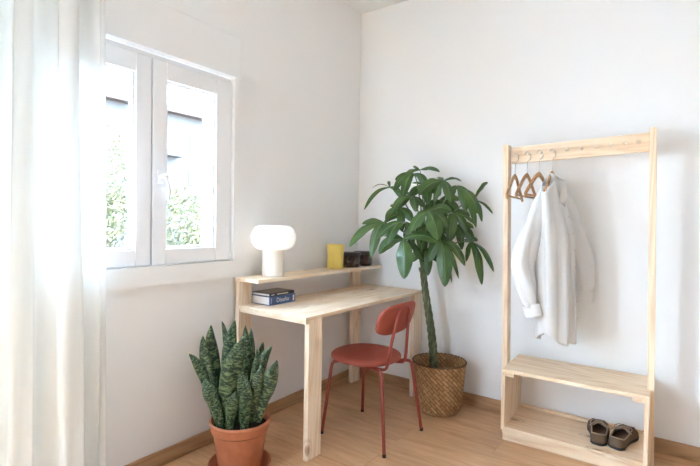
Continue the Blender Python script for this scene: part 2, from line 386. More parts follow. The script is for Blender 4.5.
def book(loc, rz, w_, l_, t_, cov, label, spine=None):
    t = thing('book', label, 'book', loc, rz, 'books lying on the desk')
    # spine faces +x; local x 0..w_, y 0..l_
    b = B(); box(b, 0, w_, 0, l_, 0, .0025, .0006); box(b, 0, w_, 0, l_, t_-.0025, t_, .0006); box(b, w_-.003, w_+.001, 0, l_, .0, t_, .0008); obj('cover', b, cov, t)
    b = B(); box(b, .004, w_-.004, .004, l_-.004, .0027, t_-.0027, .0004); obj('pages', b, PAGE, t)
    return t
NAVY = mat('navy_cover', (.065, .11, .25), .4); WHT = mat('white_print', (.8, .8, .82), .6); BLK = mat('black_cover', (.012, .012, .014), .35)
b1 = book((.050, -1.158, .7505), -.02, .150, .212, .049, NAVY, 'thick blue book with white spine lettering, under the black book on the desk')
text('spine_title', 'Diseño', .036, (.1515, .106, .025), (PI/2, 0, PI/2), WHT, b1)
for (y0_, y1_) in ((.010, .018), (.190, .204)):
    b = B(); box(b, .1512, .1516, y0_, y1_, .008, .042); obj('spine_mark', b, WHT if y0_ > .1 else mat('pale_blue_print', (.30, .40, .60), .6), b1)
b2 = book((.052, -1.156, .800), .012, .142, .210, .017, BLK, 'thin black book with white spine marks, lying on top of the blue book')
b = B(); box(b, .1432, .1436, .060, .155, .005, .012); obj('spine_mark', b, mat('cream_print', (.62, .55, .45), .6), b2)
b = B(); box(b, .1432, .1436, .012, .04, .006, .010); obj('spine_mark', b, WHT, b2)
b = B(); box(b, .02, .125, .02, .19, .0171, .0175); obj('cover_picture', b, mat('taupe_print', (.30, .24, .20), .4), b2)

# ------------------------------------------------------------------ chair
RED = mat('brick_red_paint', (.27, .040, .024), .42)
def upholst():
    m = mat('brick_red_upholstery', (.32, .062, .036), .65); v = coords(m); bump(m, noisetex(m, v, 300, 2), .08, .002); return m
UPH = upholst()
ch = thing('chair', 'brick red tubular chair with a round padded seat, pulled up to the pine desk', 'chair', (.645, -.748, 0), -.035)
def superell(a, rx, ry, p):
    c_, s_ = math.cos(a), math.sin(a); return rx*math.copysign(abs(c_)**p, c_), ry*math.copysign(abs(s_)**p, s_)
def seat():
    b = B(); prof = [(0, .0), (.86, .0), (.97, .006), (1.0, .016), (.985, .028), (.93, .037), (.8, .043), (.5, .047), (0, .049)]
    n = 64; rings = []
    for (r, z) in prof:
        if r == 0: rings.append([b.verts.new((-.052, 0, .430+z))]); continue
        rings.append([b.verts.new((-.052+superell(2*PI*k/n, .205*r, .203*r, .9)[0], superell(2*PI*k/n, .205*r, .203*r, .9)[1], .430+z)) for k in range(n)])
    for a_, c_ in zip(rings[:-1], rings[1:]):
        for k in range(n):
            if len(a_) == 1: b.faces.new((a_[0], c_[(k+1) % n], c_[k]))
            elif len(c_) == 1: b.faces.new((a_[k], a_[(k+1) % n], c_[0]))
            else: b.faces.new((a_[k], a_[(k+1) % n], c_[(k+1) % n], c_[k]))
    return subsurf(obj('seat', b, UPH, ch, True))
seat()
R0 = .0095
def leg(sx, sy):
    foot = Vector((.217*sx, .203*sy, 0)); top = Vector((.176*sx-.008, .163*sy, .388))
    P = [foot, foot.lerp(top, .5), top, top+Vector((-.006*sx, -.006*sy, .022)), Vector((.158*sx-.012, .150*sy, .420)), Vector((.13*sx-.012, .125*sy, .422)), Vector((.06*sx-.012, .11*sy, .422))]
    b = B(); tube(b, catmull(P, 6), R0, 12); l = obj('leg', b, RED, ch, True)
    g = B(); lathe(g, [(0, 0), (.0108, 0), (.0108, .016), (0, .017)], (foot.x, foot.y, 0), 16); obj('foot_cap', g, mat('black_rubber', (.015, .013, .013), .6), l, True)
for sx in (-1, 1):
    for sy in (-1, 1): leg(sx, sy)
b = B(); tube(b, catmull([(-.06, -.11, .417), (0, -.112, .417), (.06, -.11, .417)], 3), R0*.95, 10); tube(b, catmull([(-.06, .11, .417), (0, .112, .417), (.06, .11, .417)], 3), R0*.95, 10)
tube(b, [(0, -.11, .416), (0, .11, .416)], R0*.9, 10); obj('seat_frame', b, RED, ch, True)
# back hoop: from under the seat, up behind it and over behind the pad
yb = .062
P = [(.06, -.085, .416), (.12, -.095, .416), (.158, -.098, .424), (.176, -.096, .455), (.190, -.085, .56), (.205, -.070, .66), (.216, -.058, .735), (.220, -.035, .765), (.221, 0, .772)]
P = [(x-.016, y, z) for x, y, z in P]; P2 = P + [(x, -y, z) for x, y, z in reversed(P[:-1])]
b = B(); tube(b, catmull(P2, 6), .0090, 12); obj('back_hoop', b, RED, ch, True)
def backrest():
    b = B(); n = 48; layers = [(.0, .90, .84), (.004, .97, .94), (.010, 1, 1), (.020, 1, 1), (.026, .97, .94), (.030, .88, .80)]
    def P_(a, k, t):
        y, z = superell(a, .186, .090, .62); y *= k[1]; z *= k[2]
        lean = .179 + .055*(z+.088)/.176 - .028 + .0
        return (lean - .55*y*y*1.6 - t + .010, y + .008, .699 + z)
    rings = [[b.verts.new(P_(2*PI*i/n, L, L[0])) for i in range(n)] for L in layers]
    for a_, c_ in zip(rings[:-1], rings[1:]):
        for k in range(n): b.faces.new((a_[k], a_[(k+1) % n], c_[(k+1) % n], c_[k]))
    # domed faces
    for R_, L in ((rings[0], layers[0]), (rings[-1], layers[-1])):
        prev = R_
        for s in (.66, .33):
            cur = [b.verts.new(P_(2*PI*i/n, (L[0], L[1]*s, L[2]*s), L[0] + (.003 if L is layers[-1] else -.001))) for i in range(n)]
            for k in range(n): b.faces.new((prev[k], prev[(k+1) % n], cur[(k+1) % n], cur[k]))
            prev = cur
        cen = b.verts.new(P_(0, (L[0], 0, 0), L[0] + (.003 if L is layers[-1] else -.001)))
        for k in range(n): b.faces.new((prev[k], prev[(k+1) % n], cen))
    return obj('backrest', b, UPH, ch, True)
backrest()
for s in (-1, 1):
    b = B(); tube(b, [(.172, s*.075, .655), (.189, s*.075, .655)], .006, 12); obj('bolt', b, RED, ch, True)

# ------------------------------------------------------------------ snake plant
TERRA = mat('terracotta', (.58, .235, .12), .6)
def terr():
    v = coords(TERRA); n = noisetex(TERRA, v, 14, 4); Lk(TERRA, ramp(TERRA, n, [(.3, (.40, .125, .055)), (.7, (.52, .185, .088))]), bsdf(TERRA).inputs['Base Color']); bump(TERRA, noisetex(TERRA, v, 120, 3), .08, .002)
terr()
SOIL = mat('potting_soil', (.035, .022, .015), .95); bump(SOIL, noisetex(SOIL, coords(SOIL), 90, 4), 1, .02)
SP = Vector((.34, -1.49, 0))
sp_ = thing('snake_plant', 'snake plant with upright banded leaves in a terracotta pot in front of the desk', 'plant', SP)
b = B(); lathe(b, [(0, .018), (.100, .018), (.104, .022), (.130, .200), (.131, .203), (.139, .205), (.141, .212), (.142, .236), (.147, .240), (.150, .248), (.148, .256), (.141, .258), (.136, .25), (.130, .20), (.126, .20), (.10, .05), (0, .05)], n=64)
obj('pot', b, TERRA, sp_, True)
b = B(); lathe(b, [(0, 0), (.120, 0), (.138, .006), (.150, .036), (.153, .040), (.150, .044), (.145, .040), (.134, .014), (0, .014)], n=64); obj('saucer', b, TERRA, sp_, True)
b = B(); lathe(b, [(0, .222), (.08, .224), (.133, .218), (.133, .20), (0, .2)], n=40); obj('soil', b, SOIL, sp_, True)
def snakem():
    m = mat('banded_leaf', (.1, .2, .1), .4); t = N(m, 'ShaderNodeTexCoord'); mp_ = N(m, 'ShaderNodeMapping'); mp_.inputs['Scale'].default_value = (3.0, 34, 1); Lk(m, t.outputs['UV'], mp_.inputs[0])
    oi = N(m, 'ShaderNodeObjectInfo'); ad = N(m, 'ShaderNodeVectorMath', operation='MULTIPLY_ADD'); Lk(m, oi.outputs['Random'], ad.inputs[0]); ad.inputs[1].default_value = (9, 9, 9); Lk(m, mp_.outputs[0], ad.inputs[2])
    n = noisetex(m, ad.outputs[0], 1.1, 3, .6, .5)
    c = ramp(m, n, [(.38, (.006, .024, .011)), (.49, (.014, .042, .018)), (.53, (.10, .15, .065)), (.66, (.19, .24, .115))])
    sx = N(m, 'ShaderNodeSeparateXYZ'); Lk(m, t.outputs['UV'], sx.inputs[0])
    ab = N(m, 'ShaderNodeMath', operation='SUBTRACT'); Lk(m, sx.outputs[0], ab.inputs[0]); ab.inputs[1].default_value = .5
    a2 = N(m, 'ShaderNodeMath', operation='ABSOLUTE'); Lk(m, ab.outputs[0], a2.inputs[0])
    c = mixc(m, ramp(m, a2.outputs[0], [(.43, (0, 0, 0)), (.48, (.8, .8, .8))]), c, (.10, .15, .05))
    Lk(m, c, bsdf(m).inputs['Base Color']); return m
SNK = snakem()
SNAKE=[
 ([0.243, -1.531, 0.294],[0.188, -1.539, 0.517],[0.183, -1.55, 0.706],0.03),
 ([0.235, -1.561, 0.301],[0.193, -1.585, 0.499],[0.176, -1.592, 0.658],0.024),
 ([0.235, -1.561, 0.292],[0.198, -1.607, 0.476],[0.148, -1.652, 0.576],0.02),
 ([0.256, -1.51, 0.29],[0.242, -1.489, 0.526],[0.257, -1.459, 0.727],0.03),
 ([0.256, -1.485, 0.298],[0.213, -1.471, 0.557],[0.171, -1.472, 0.712],0.014),
 ([0.296, -1.567, 0.274],[0.35, -1.56, 0.495],[0.377, -1.511, 0.659],0.04),
 ([0.333, -1.467, 0.286],[0.324, -1.443, 0.52],[0.307, -1.437, 0.704],0.024),
 ([0.342, -1.449, 0.282],[0.318, -1.41, 0.496],[0.302, -1.392, 0.68],0.02),
 ([0.373, -1.463, 0.294],[0.393, -1.432, 0.47],[0.443, -1.38, 0.608],0.026),
 ([0.423, -1.464, 0.288],[0.471, -1.439, 0.419],[0.5, -1.402, 0.554],0.034),
 ([0.316, -1.59, 0.273],[0.29, -1.629, 0.39],[0.24, -1.626, 0.47],0.026),
 ([0.36, -1.497, 0.282],[0.376, -1.507, 0.398],[0.361, -1.514, 0.529],0.022),
 ([0.356, -1.574, 0.268],[0.381, -1.578, 0.353],[0.387, -1.56, 0.416],0.024),
 ([0.407, -1.488, 0.291],[0.442, -1.484, 0.426],[0.463, -1.466, 0.533],0.022),
 ([0.301, -1.589, 0.268],[0.271, -1.608, 0.34],[0.233, -1.597, 0.377],0.02),
 ([0.385, -1.475, 0.28],[0.405, -1.455, 0.42],[0.40, -1.44, 0.60],0.024),
 ([0.37, -1.44, 0.28],[0.365, -1.41, 0.45],[0.385, -1.385, 0.62],0.026),
 ([0.40, -1.52, 0.26],[0.425, -1.53, 0.36],[0.415, -1.525, 0.49],0.026),
 ([0.30, -1.46, 0.28],[0.27, -1.43, 0.46],[0.255, -1.41, 0.63],0.026),
 ([0.34, -1.53, 0.27],[0.335, -1.545, 0.40],[0.315, -1.55, 0.56],0.028),
]

def snake_leaf(bp_, mp__, tp, w_, k):
    A, M_, Tt = Vector(bp_), Vector(mp__), Vector(tp); ctrl = catmull([A-Vector((0, 0, .04)), A.lerp(M_, .5), M_, M_.lerp(Tt, .55)+(M_-(A+Tt)/2)*.3, Tt], 6)
    view = Vector((1.7, -1.45, 0)).normalized(); rnd = random.Random(k); tw0 = rnd.uniform(-.5, .5); G = []
    n = len(ctrl)
    for j, p in enumerate(ctrl):
        v = j/(n-1); T_ = (ctrl[min(j+1, n-1)] - ctrl[max(j-1, 0)]).normalized()
        side = T_.cross(view).normalized(); side = Matrix.Rotation(tw0 + .5*(v-.5)*rnd.choice((1, 1)), 3, T_) @ side
        nor = side.cross(T_)
        wd = w_*1.12*(.60 + .55*math.sin(PI*min(1, v*1.25)*.55)) * (1 if v < .50 else max(.02, 1-((v-.50)/.50)**1.7))
        row = []
        for i in range(9):
            u = i/4-1; row.append(p + side*u*wd - nor*(u*u-.4)*wd*.38 + nor*.12*wd*math.sin(v*9+u*3+k) - SP)
        G.append(row)
    bm = B(); sheet(bm, G); o = obj('leaf', bm, SNK, sp_, 'keep'); solidify(o, .0025, 0)
for k, L_ in enumerate(SNAKE): snake_leaf(*L_, k)

# ------------------------------------------------------------------ money tree in a woven basket
TR = Vector((.822, -.212, 0))
tr = thing('money_tree', 'tall money tree with a braided trunk and drooping green leaves in a woven basket', 'plant', TR)
def basketm():
    m = mat('woven_seagrass', (.45, .27, .12), .75); t = N(m, 'ShaderNodeTexCoord')
    # diagonal twill weave in (angle, height)
    uvm = N(m, 'ShaderNodeMapping'); uvm.inputs['Rotation'].default_value = (0, 0, PI/4); uvm.inputs['Scale'].default_value = (1, 1, 1); Lk(m, t.outputs['UV'], uvm.inputs[0])
    br = N(m, 'ShaderNodeTexBrick'); br.offset = .5; br.inputs['Scale'].default_value = 1; br.inputs['Brick Width'].default_value = .056; br.inputs['Row Height'].default_value = .020
    br.inputs['Mortar Size'].default_value = .0022; br.inputs['Mortar Smooth'].default_value = .6; br.inputs['Color1'].default_value = (.0, .0, .0, 1); br.inputs['Color2'].default_value = (1, 1, 1, 1); br.inputs['Mortar'].default_value = (0, 0, 0, 1)
    Lk(m, uvm.outputs[0], br.inputs['Vector'])
    n = noisetex(m, t.outputs['Object'], 30, 4, .6); n2 = noisetex(m, coords(m, 'UV', (90, 12, 1), (0, 0, PI/4)), 2, 3)
    c = ramp(m, br.outputs['Color'], [(0, (.30, .13, .042)), (.5, (.46, .235, .088)), (1, (.60, .35, .15))])
    c = mixc(m, ramp(m, n, [(.35, (0, 0, 0)), (.7, (.6, .6, .6))]), c, (.30, .145, .05))
    c = mixc(m, ramp(m, n2, [(.4, (0, 0, 0)), (.7, (.35, .35, .35))]), c, (.66, .46, .26))
    c = mixc(m, br.outputs['Fac'], c, (.10, .045, .016)); Lk(m, c, bsdf(m).inputs['Base Color'])
    inv = N(m, 'ShaderNodeMath', operation='SUBTRACT'); inv.inputs[0].default_value = 1; Lk(m, br.outputs['Fac'], inv.inputs[1]); bump(m, inv.outputs[0], .8, .005); return m
BASK = basketm()
def basket():
    b = B(); L = b.loops.layers.uv.verify(); n = 96
    prof = [(.0, .0), (.115, .0), (.128, .006), (.142, .03), (.154, .10), (.163, .19), (.169, .28), (.173, .316), (.176, .328), (.171, .334), (.165, .326), (.156, .26), (.144, .10), (.12, .02), (0, .02)]
    rings = []
    for q, (r, z) in enumerate(prof):
        rings.append([b.verts.new((r*(1+.004*math.sin(36*2*PI*k/n+q*2))*math.cos(2*PI*k/n), r*(1+.004*math.sin(36*2*PI*k/n+q*2))*math.sin(2*PI*k/n), z)) for k in range(n)])
    s = 0
    for q in range(len(prof)-1):
        ds = math.hypot(prof[q+1][0]-prof[q][0], prof[q+1][1]-prof[q][1])
        for k in range(n):
            f = b.faces.new((rings[q][k], rings[q][(k+1) % n], rings[q+1][(k+1) % n], rings[q+1][k]))
            for lp, (a_, c_) in zip(f.loops, ((k, s), (k+1, s), (k+1, s+ds), (k, s+ds))): lp[L].uv = (a_/n*.98, c_)
        s += ds
    bmesh.ops.remove_doubles(b, verts=b.verts[:], dist=1e-5)
    o = obj('woven_basket', b, BASK, tr, True, 'woven straw basket'); 
    b = B(); pts = [(.173*math.cos(2*PI*k/120), .173*math.sin(2*PI*k/120), .330+.002*math.sin(k*2.1)) for k in range(121)]; tube(b, pts, .005, 8, False); obj('rim', b, BASK, o, True)
basket()
b = B(); lathe(b, [(0, .215), (.08, .218), (.148, .21), (.14, .19), (0, .19)], n=40); obj('soil', b, SOIL, tr, True)
def barkm():
    m = mat('green_brown_bark', (.12, .13, .06), .7); v = coords(m, 'Object', (1, 1, .25)); n = noisetex(m, v, 40, 4, .6)
    Lk(m, ramp(m, n, [(.3, (.045, .05, .022)), (.55, (.13, .15, .065)), (.75, (.27, .25, .15))]), bsdf(m).inputs['Base Color']); bump(m, n, .3, .004); return m
BARK = barkm()
base = Vector((.775, -.19, .20)); top_ = Vector((.690, -.19, .93))
for s in range(4):
    P = []; R_ = []
    for k in range(61):
        t = k/60; c_ = base.lerp(top_, t) + Vector((.012*math.sin(t*5), 0, 0)); a = 2*PI*(t*3.6 + s/4); rr = .0165*(1-.25*t) if t < .93 else .0165*.75*(1+(t-.93)*8)
        P.append(c_ + Vector((math.cos(a)*rr, math.sin(a)*rr, 0)) - TR); R_.append(.0155*(1-.3*t))
    b = B(); tube(b, P, R_, 12); obj('trunk', b, BARK, tr, True)
def pachm():
    m = mat('glossy_green_leaf', (.06, .16, .04), .27); t = N(m, 'ShaderNodeTexCoord'); sx = N(m, 'ShaderNodeSeparateXYZ'); Lk(m, t.outputs['UV'], sx.inputs[0])
    def M_(op, a, b_=None):
        n = N(m, 'ShaderNodeMath', operation=op)
        for i_, q in enumerate((a, b_)):
            if q is None: continue
            if hasattr(q, 'is_output'): Lk(m, q, n.inputs[i_])
            else: n.inputs[i_].default_value = q
        return n.outputs[0]
    au = M_('ABSOLUTE', M_('SUBTRACT', sx.outputs[0], .5))
    ph = M_('SUBTRACT', M_('MULTIPLY', sx.outputs[1], 13), M_('MULTIPLY', au, 5))
    ve = M_('PINGPONG', ph, .5); 
    n = noisetex(m, t.outputs['Object'], 9, 3); oi = N(m, 'ShaderNodeObjectInfo')
    c = ramp(m, n, [(.3, (.020, .055, .010)), (.55, (.042, .100, .018)), (.8, (.080, .155, .032))])
    c = mixc(m, M_('MULTIPLY', oi.outputs['Random'], .55), c, (.075, .14, .035))
    c = mixc(m, ramp(m, ve, [(0, (.30, .30, .30)), (.10, (0, 0, 0))]), c, (.16, .28, .10))
    c = mixc(m, ramp(m, au, [(0, (.7, .7, .7)), (.035, (0, 0, 0))]), c, (.22, .33, .13))
    Lk(m, c, bsdf(m).inputs['Base Color']); bump(m, ve, .25, .004)
    bsdf(m).inputs['Transmission Weight'].default_value = 0
    return m
LEAFM = pachm(); STEM = mat('green_stem', (.11, .17, .05), .5)
PACHIRA=[
 ([0.525, -0.457, 1.233],[([0.372, -0.631, 1.076],0.028),([0.505, -0.576, 1.01],0.03),([0.38, -0.499, 1.224],0.022),([0.637, -0.504, 1.102],0.028),([0.583, -0.352, 1.287],0.02)]),
 ([0.696, -0.51, 1.136],[([0.737, -0.562, 0.895],0.045),([0.567, -0.58, 1.039],0.03),([0.553, -0.501, 1.15],0.025),([0.882, -0.403, 1.115],0.028),([0.788, -0.4, 0.992],0.035)]),
 ([0.637, -0.183, 1.599],[([0.612, -0.237, 1.615],0.012),([0.687, -0.147, 1.606],0.012),([0.762, -0.131, 1.584],0.012),([0.579, -0.287, 1.551],0.02)]),
 ([0.499, -0.346, 1.475],[([0.389, -0.49, 1.317],0.012),([0.373, -0.374, 1.47],0.01),([0.592, -0.344, 1.387],0.018),([0.461, -0.31, 1.52],0.01)]),
 ([0.652, -0.296, 1.56],[([0.572, -0.417, 1.442],0.024),([0.626, -0.406, 1.383],0.026),([0.752, -0.289, 1.439],0.022),([0.525, -0.326, 1.523],0.018)]),
 ([0.668, -0.35, 1.411],[([0.586, -0.474, 1.291],0.02),([0.602, -0.4, 1.332],0.022),([0.729, -0.408, 1.306],0.026),([0.734, -0.305, 1.341],0.025),([0.553, -0.358, 1.44],0.02)]),
 ([0.83, -0.232, 1.512],[([0.728, -0.369, 1.416],0.03),([0.911, -0.113, 1.519],0.022),([0.896, -0.251, 1.368],0.03),([0.795, -0.286, 1.367],0.024),([0.76, -0.158, 1.548],0.018)]),
 ([0.913, -0.199, 1.48],[([1.062, -0.196, 1.299],0.042),([1.038, -0.179, 1.211],0.022),([0.976, -0.196, 1.312],0.026),([0.868, -0.233, 1.388],0.024)]),
 ([0.979, -0.068, 1.395],[([1.062, -0.043, 1.512],0.026),([1.101, -0.046, 1.303],0.012),([1.044, -0.088, 1.25],0.018)]),
 ([0.818, -0.419, 1.306],[([0.898, -0.44, 1.135],0.045),([0.74, -0.502, 1.18],0.032),([0.74, -0.426, 1.255],0.028),([0.908, -0.333, 1.208],0.028),([0.915, -0.276, 1.31],0.028)]),
 ([0.684, -0.466, 1.241],[([0.611, -0.571, 1.091],0.032),([0.538, -0.549, 1.137],0.024),([0.664, -0.58, 1.185],0.03),([0.733, -0.46, 1.092],0.028)]),
 ([0.897, -0.215, 1.305],[([1.043, -0.175, 1.224],0.02),([0.985, -0.193, 1.184],0.022),([0.9, -0.279, 1.132],0.036),([0.979, -0.133, 1.288],0.02)]),
 ([0.859, -0.309, 1.125],[([0.908, -0.343, 0.84],0.042),([0.97, -0.273, 0.889],0.022),([0.991, -0.231, 0.969],0.022),([0.792, -0.336, 0.988],0.03),([0.949, -0.282, 1.096],0.022),([0.908, -0.233, 0.854],0.024)]),
 ([0.996, -0.15, 1.12],[([1.076, -0.151, 0.848],0.03),([1.129, -0.086, 0.93],0.022),([0.974, -0.17, 0.99],0.022),([1.019, -0.085, 1.132],0.016),([0.98, -0.211, 1.127],0.014)]),
 ([0.758, -0.231, 1.205],[([0.854, -0.229, 1.031],0.034),([0.721, -0.323, 1.048],0.032),([0.668, -0.296, 1.17],0.026),([0.884, -0.143, 1.155],0.028)]),
 ([0.685, -0.213, 1.493],[([0.615, -0.29, 1.402],0.028),([0.796, -0.198, 1.417],0.03),([0.755, -0.29, 1.355],0.028),([0.609, -0.242, 1.506],0.02),([0.747, -0.144, 1.529],0.02)]),
 ([0.775, -0.152, 1.394],[([0.89, -0.098, 1.288],0.032),([0.714, -0.248, 1.284],0.032),([0.826, -0.194, 1.226],0.03),([0.877, -0.055, 1.397],0.024)]),
 ([0.747, -0.304, 1.062],[([0.78, -0.322, 0.897],0.026),([0.68, -0.354, 0.982],0.026),([0.818, -0.256, 0.985],0.028)]),
 ([0.89, -0.112, 1.228],[([0.985, -0.084, 1.111],0.028),([0.842, -0.174, 1.101],0.03),([0.935, -0.146, 1.065],0.028),([0.974, -0.041, 1.209],0.02)]),
 ([0.567, -0.326, 1.335],[([0.509, -0.407, 1.24],0.024),([0.654, -0.316, 1.243],0.026),([0.612, -0.372, 1.176],0.026),([0.502, -0.347, 1.348],0.02)]),
 ([0.65, -0.221, 1.243],[([0.585, -0.294, 1.134],0.03),([0.747, -0.204, 1.125],0.03),([0.693, -0.269, 1.058],0.03)]),
]

def leaflet(bm, c_, tip, w_, rnd):
    c_ = Vector(c_); tip = Vector(tip); d = tip-c_; L_ = d.length
    flat = Vector((d.x, d.y, 0)); out = flat.normalized() if flat.length > .02 else Vector((rnd.uniform(-1, 1), -1, 0)).normalized()
    # arches up and outward, then droops to the tip
    lift = Vector((0, 0, 1))*L_*rnd.uniform(.12, .22) + out*L_*.06
    P = catmull([c_, c_.lerp(tip, .33)+lift*.8, c_.lerp(tip, .68)+lift*.75, tip], 5)
    view = Vector((1.3, -2.7, .1)).normalized(); n = len(P); G = []; roll = rnd.uniform(-.55, .55)
    upish = Vector((0, 0, 1)) if abs(d.normalized().z) < .8 else out
    fac = (upish*.75 + view*.9).normalized()
    for j, p in enumerate(P):
        v = j/(n-1); T_ = (P[min(j+1, n-1)]-P[max(j-1, 0)]).normalized()
        s = T_.cross(fac); s = s.normalized() if s.length > .05 else T_.orthogonal().normalized()
        s = Matrix.Rotation(roll, 3, T_) @ s; nr = s.cross(T_)
        if nr.dot(fac) < 0: nr = -nr
        wd = w_*1.18*max(.03, math.sin(PI*min(1, .05+.95*v**1.25))**.8)
        row = []
        for i in range(7):
            u = i/3-1; q = p + s*u*wd - nr*abs(u)*wd*.28*(-1 if False else 1) + nr*.06*wd*math.sin(v*16)*abs(u)
            q.y = min(q.y, -.012); row.append(q - TR)
        G.append(row)
    sheet(bm, G)
crown = [Vector((.690, -.19, .93))]
rnd = random.Random(11)
for k, (c_, LS) in enumerate(PACHIRA):
    c_ = Vector(c_); bm = B()
    for (tp, w_) in LS: leaflet(bm, c_, tp, w_, rnd)
    o = obj('leaf', bm, LEAFM, tr, 'keep')
    b = B(); root = top_ + Vector(((c_.x-top_.x)*.12, (c_.y-top_.y)*.12, 0)) ; hz = max(.0, c_.z-1.0)
    if c_.z > 1.0:
        P = [top_ + Vector((rnd.uniform(-.012, .012), rnd.uniform(-.012, .012), -.03)), top_ + Vector(((c_.x-top_.x)*.25, (c_.y-top_.y)*.25, hz*.45+.06)), top_ + Vector(((c_.x-top_.x)*.7, (c_.y-top_.y)*.7, hz*.85+.08)), c_]
    else: P = [top_, c_]
    tube(b, [p-TR for p in catmull(P, 6)], [.0075 - .0045*i/18 for i in range(19)][:len(catmull(P, 6))] if len(P) == 4 else .004, 8); obj('leaf_stalk', b, STEM, o, True)

# ------------------------------------------------------------------ clothes rack with bench
rk = thing('clothes_rack', 'tall pine clothes rack with a peg rail over a two-level shoe bench', 'clothes rack', (1.6, 0, 0), .0173)
X0, X1 = 1.2795-1.6, 1.9884-1.6; YF, YK = -.385, -.016
b = B(); box(b, X0, X1, YF, YK, .394, .414, .0015); obj('bench_top', b, PX2, rk)
b = B(); box(b, X0+.02, X1-.02, YF, YK, .064, .084, .0015); obj('shoe_shelf', b, PX2, rk)
for (a_, c_) in ((X0, X0+.02), (X1-.02, X1)):
    b = B(); box(b, a_, c_, YF, YK, .066, .3935, .0015); obj('side_panel', b, PZ2, rk)
for (a_, c_) in ((X0+.021, X0+.066), (X1-.072, X1-.021)):
    b = B(); box(b, a_, c_, YF+.003, YK-.03, .374, .3935, .001); obj('cleat', b, PY2, rk)
b = B(); box(b, X0+.006, X1+.004, YF+.022, YF+.040, 0, .0590, .0015); obj('plinth', b, PX2, rk)
b = B(); box(b, X0+.006, X1+.004, YK-.03, YK-.012, 0, .0635, .0015); obj('plinth', b, PX2, rk)
b = B(); box(b, X0+.021, X1-.021, YK-.020, YK, .0845, .104, .001); obj('back_ledge', b, PX2, rk)
UX0, UX1 = X0-.014, X1+.024
for (a_, c_) in ((UX0-.010, UX0+.020), (UX1-.030, UX1)):
    b = B(); box(b, a_, c_, -.272, -.204, 0, 1.706 if a_ < 0 else 1.735, .0015)
    for v in b.verts: v.co.x -= .019*v.co.z          # the light frame stands slightly out of true
    obj('upright', b, PZ2, rk)
b = B(); box(b, UX0+.021, UX1-.031, -.224, -.205, 1.597, 1.694, .0015)
for v in b.verts: v.co.z += .027*(v.co.x-UX0)/(UX1-UX0); v.co.x -= .016*v.co.z
obj('peg_rail', b, PX2, rk)
PEGX = [1.293, 1.361, 1.427, 1.497, 1.566, 1.638, 1.712, 1.780, 1.843, 1.903]
for k, x in enumerate(PEGX):
    b = B(); xx = x-1.6; PZH = 1.645 + .027*k/9; tube(b, [(xx, -.224, PZH), (xx, -.240, PZH), (xx, -.243, PZH), (xx, -.252, PZH), (xx, -.254, PZH)], [.0055, .0055, .009, .0095, .006], 14); obj('peg', b, mat('peg_birch', (.74, .60, .45), .5) if k == 0 else bpy.data.materials['peg_birch'], rk, True)

# ------------------------------------------------------------------ hangers
HW = pine('hanger_beech', 'y', (.56, .32, .15), (.42, .21, .09), knot=False); CHR = mat('chrome', (.75, .75, .75), .18, Metallic=1.0)
def hanger():
    t = thing('clothes_hanger', 'x', 'hanger', (0, 0, 0), 0, 'wooden hangers on the rack')
    b = B()
    for s in (-1, 1):
        P = catmull([(0, 0, -.120), (0, s*.050, -.140), (0, s*.115, -.188), (.004*s, s*.172, -.240), (.004, s*.190, -.258)], 5)
        tube(b, P, .010, 12, True, 0, [(1.5 - .5*i/20, .72) for i in range(21)])
    obj('shoulder_bar', b, HW, t, True)
    b = B(); tube(b, [(.004, -.172, -.246), (.003, .172, -.246)], .0055, 10); obj('trouser_bar', b, HW, t, True)
    b = B(); P = [(0, 0, -.112), (0, 0, -.06), (0, .004, -.040), (0, .020, -.028), (0, .024, -.006), (0, .010, .012), (0, -.008, .012), (0, -.020, -.002)]
    tube(b, catmull([(z_*0+y_*.6, y_*.62, z_) for _, y_, z_ in P], 5), .0022, 8); obj('hook', b, CHR, t, True)
    return t
def copytree(o, parent=None):
    c_ = o.copy(); COL.objects.link(c_)
    if parent: c_.parent = parent
    for k in list(o.children): copytree(k, c_)
    return c_
h0 = hanger()
specs = [(0, .05, 'empty wooden hanger on the leftmost peg of the rack'), (1, -.04, 'empty wooden hanger on the second peg from the left upright'),
         (2, -.14, 'empty wooden hanger right beside the one holding the white shirt'), (3, .04, 'wooden hanger holding the white shirt')]
for (k, rz, lab) in specs:
    o = h0 if k == 0 else copytree(h0)
    o.location = (PEGX[k], -.250, 1.645+.003*k-.003); o.rotation_euler = (0, 0, rz); o['label'] = lab

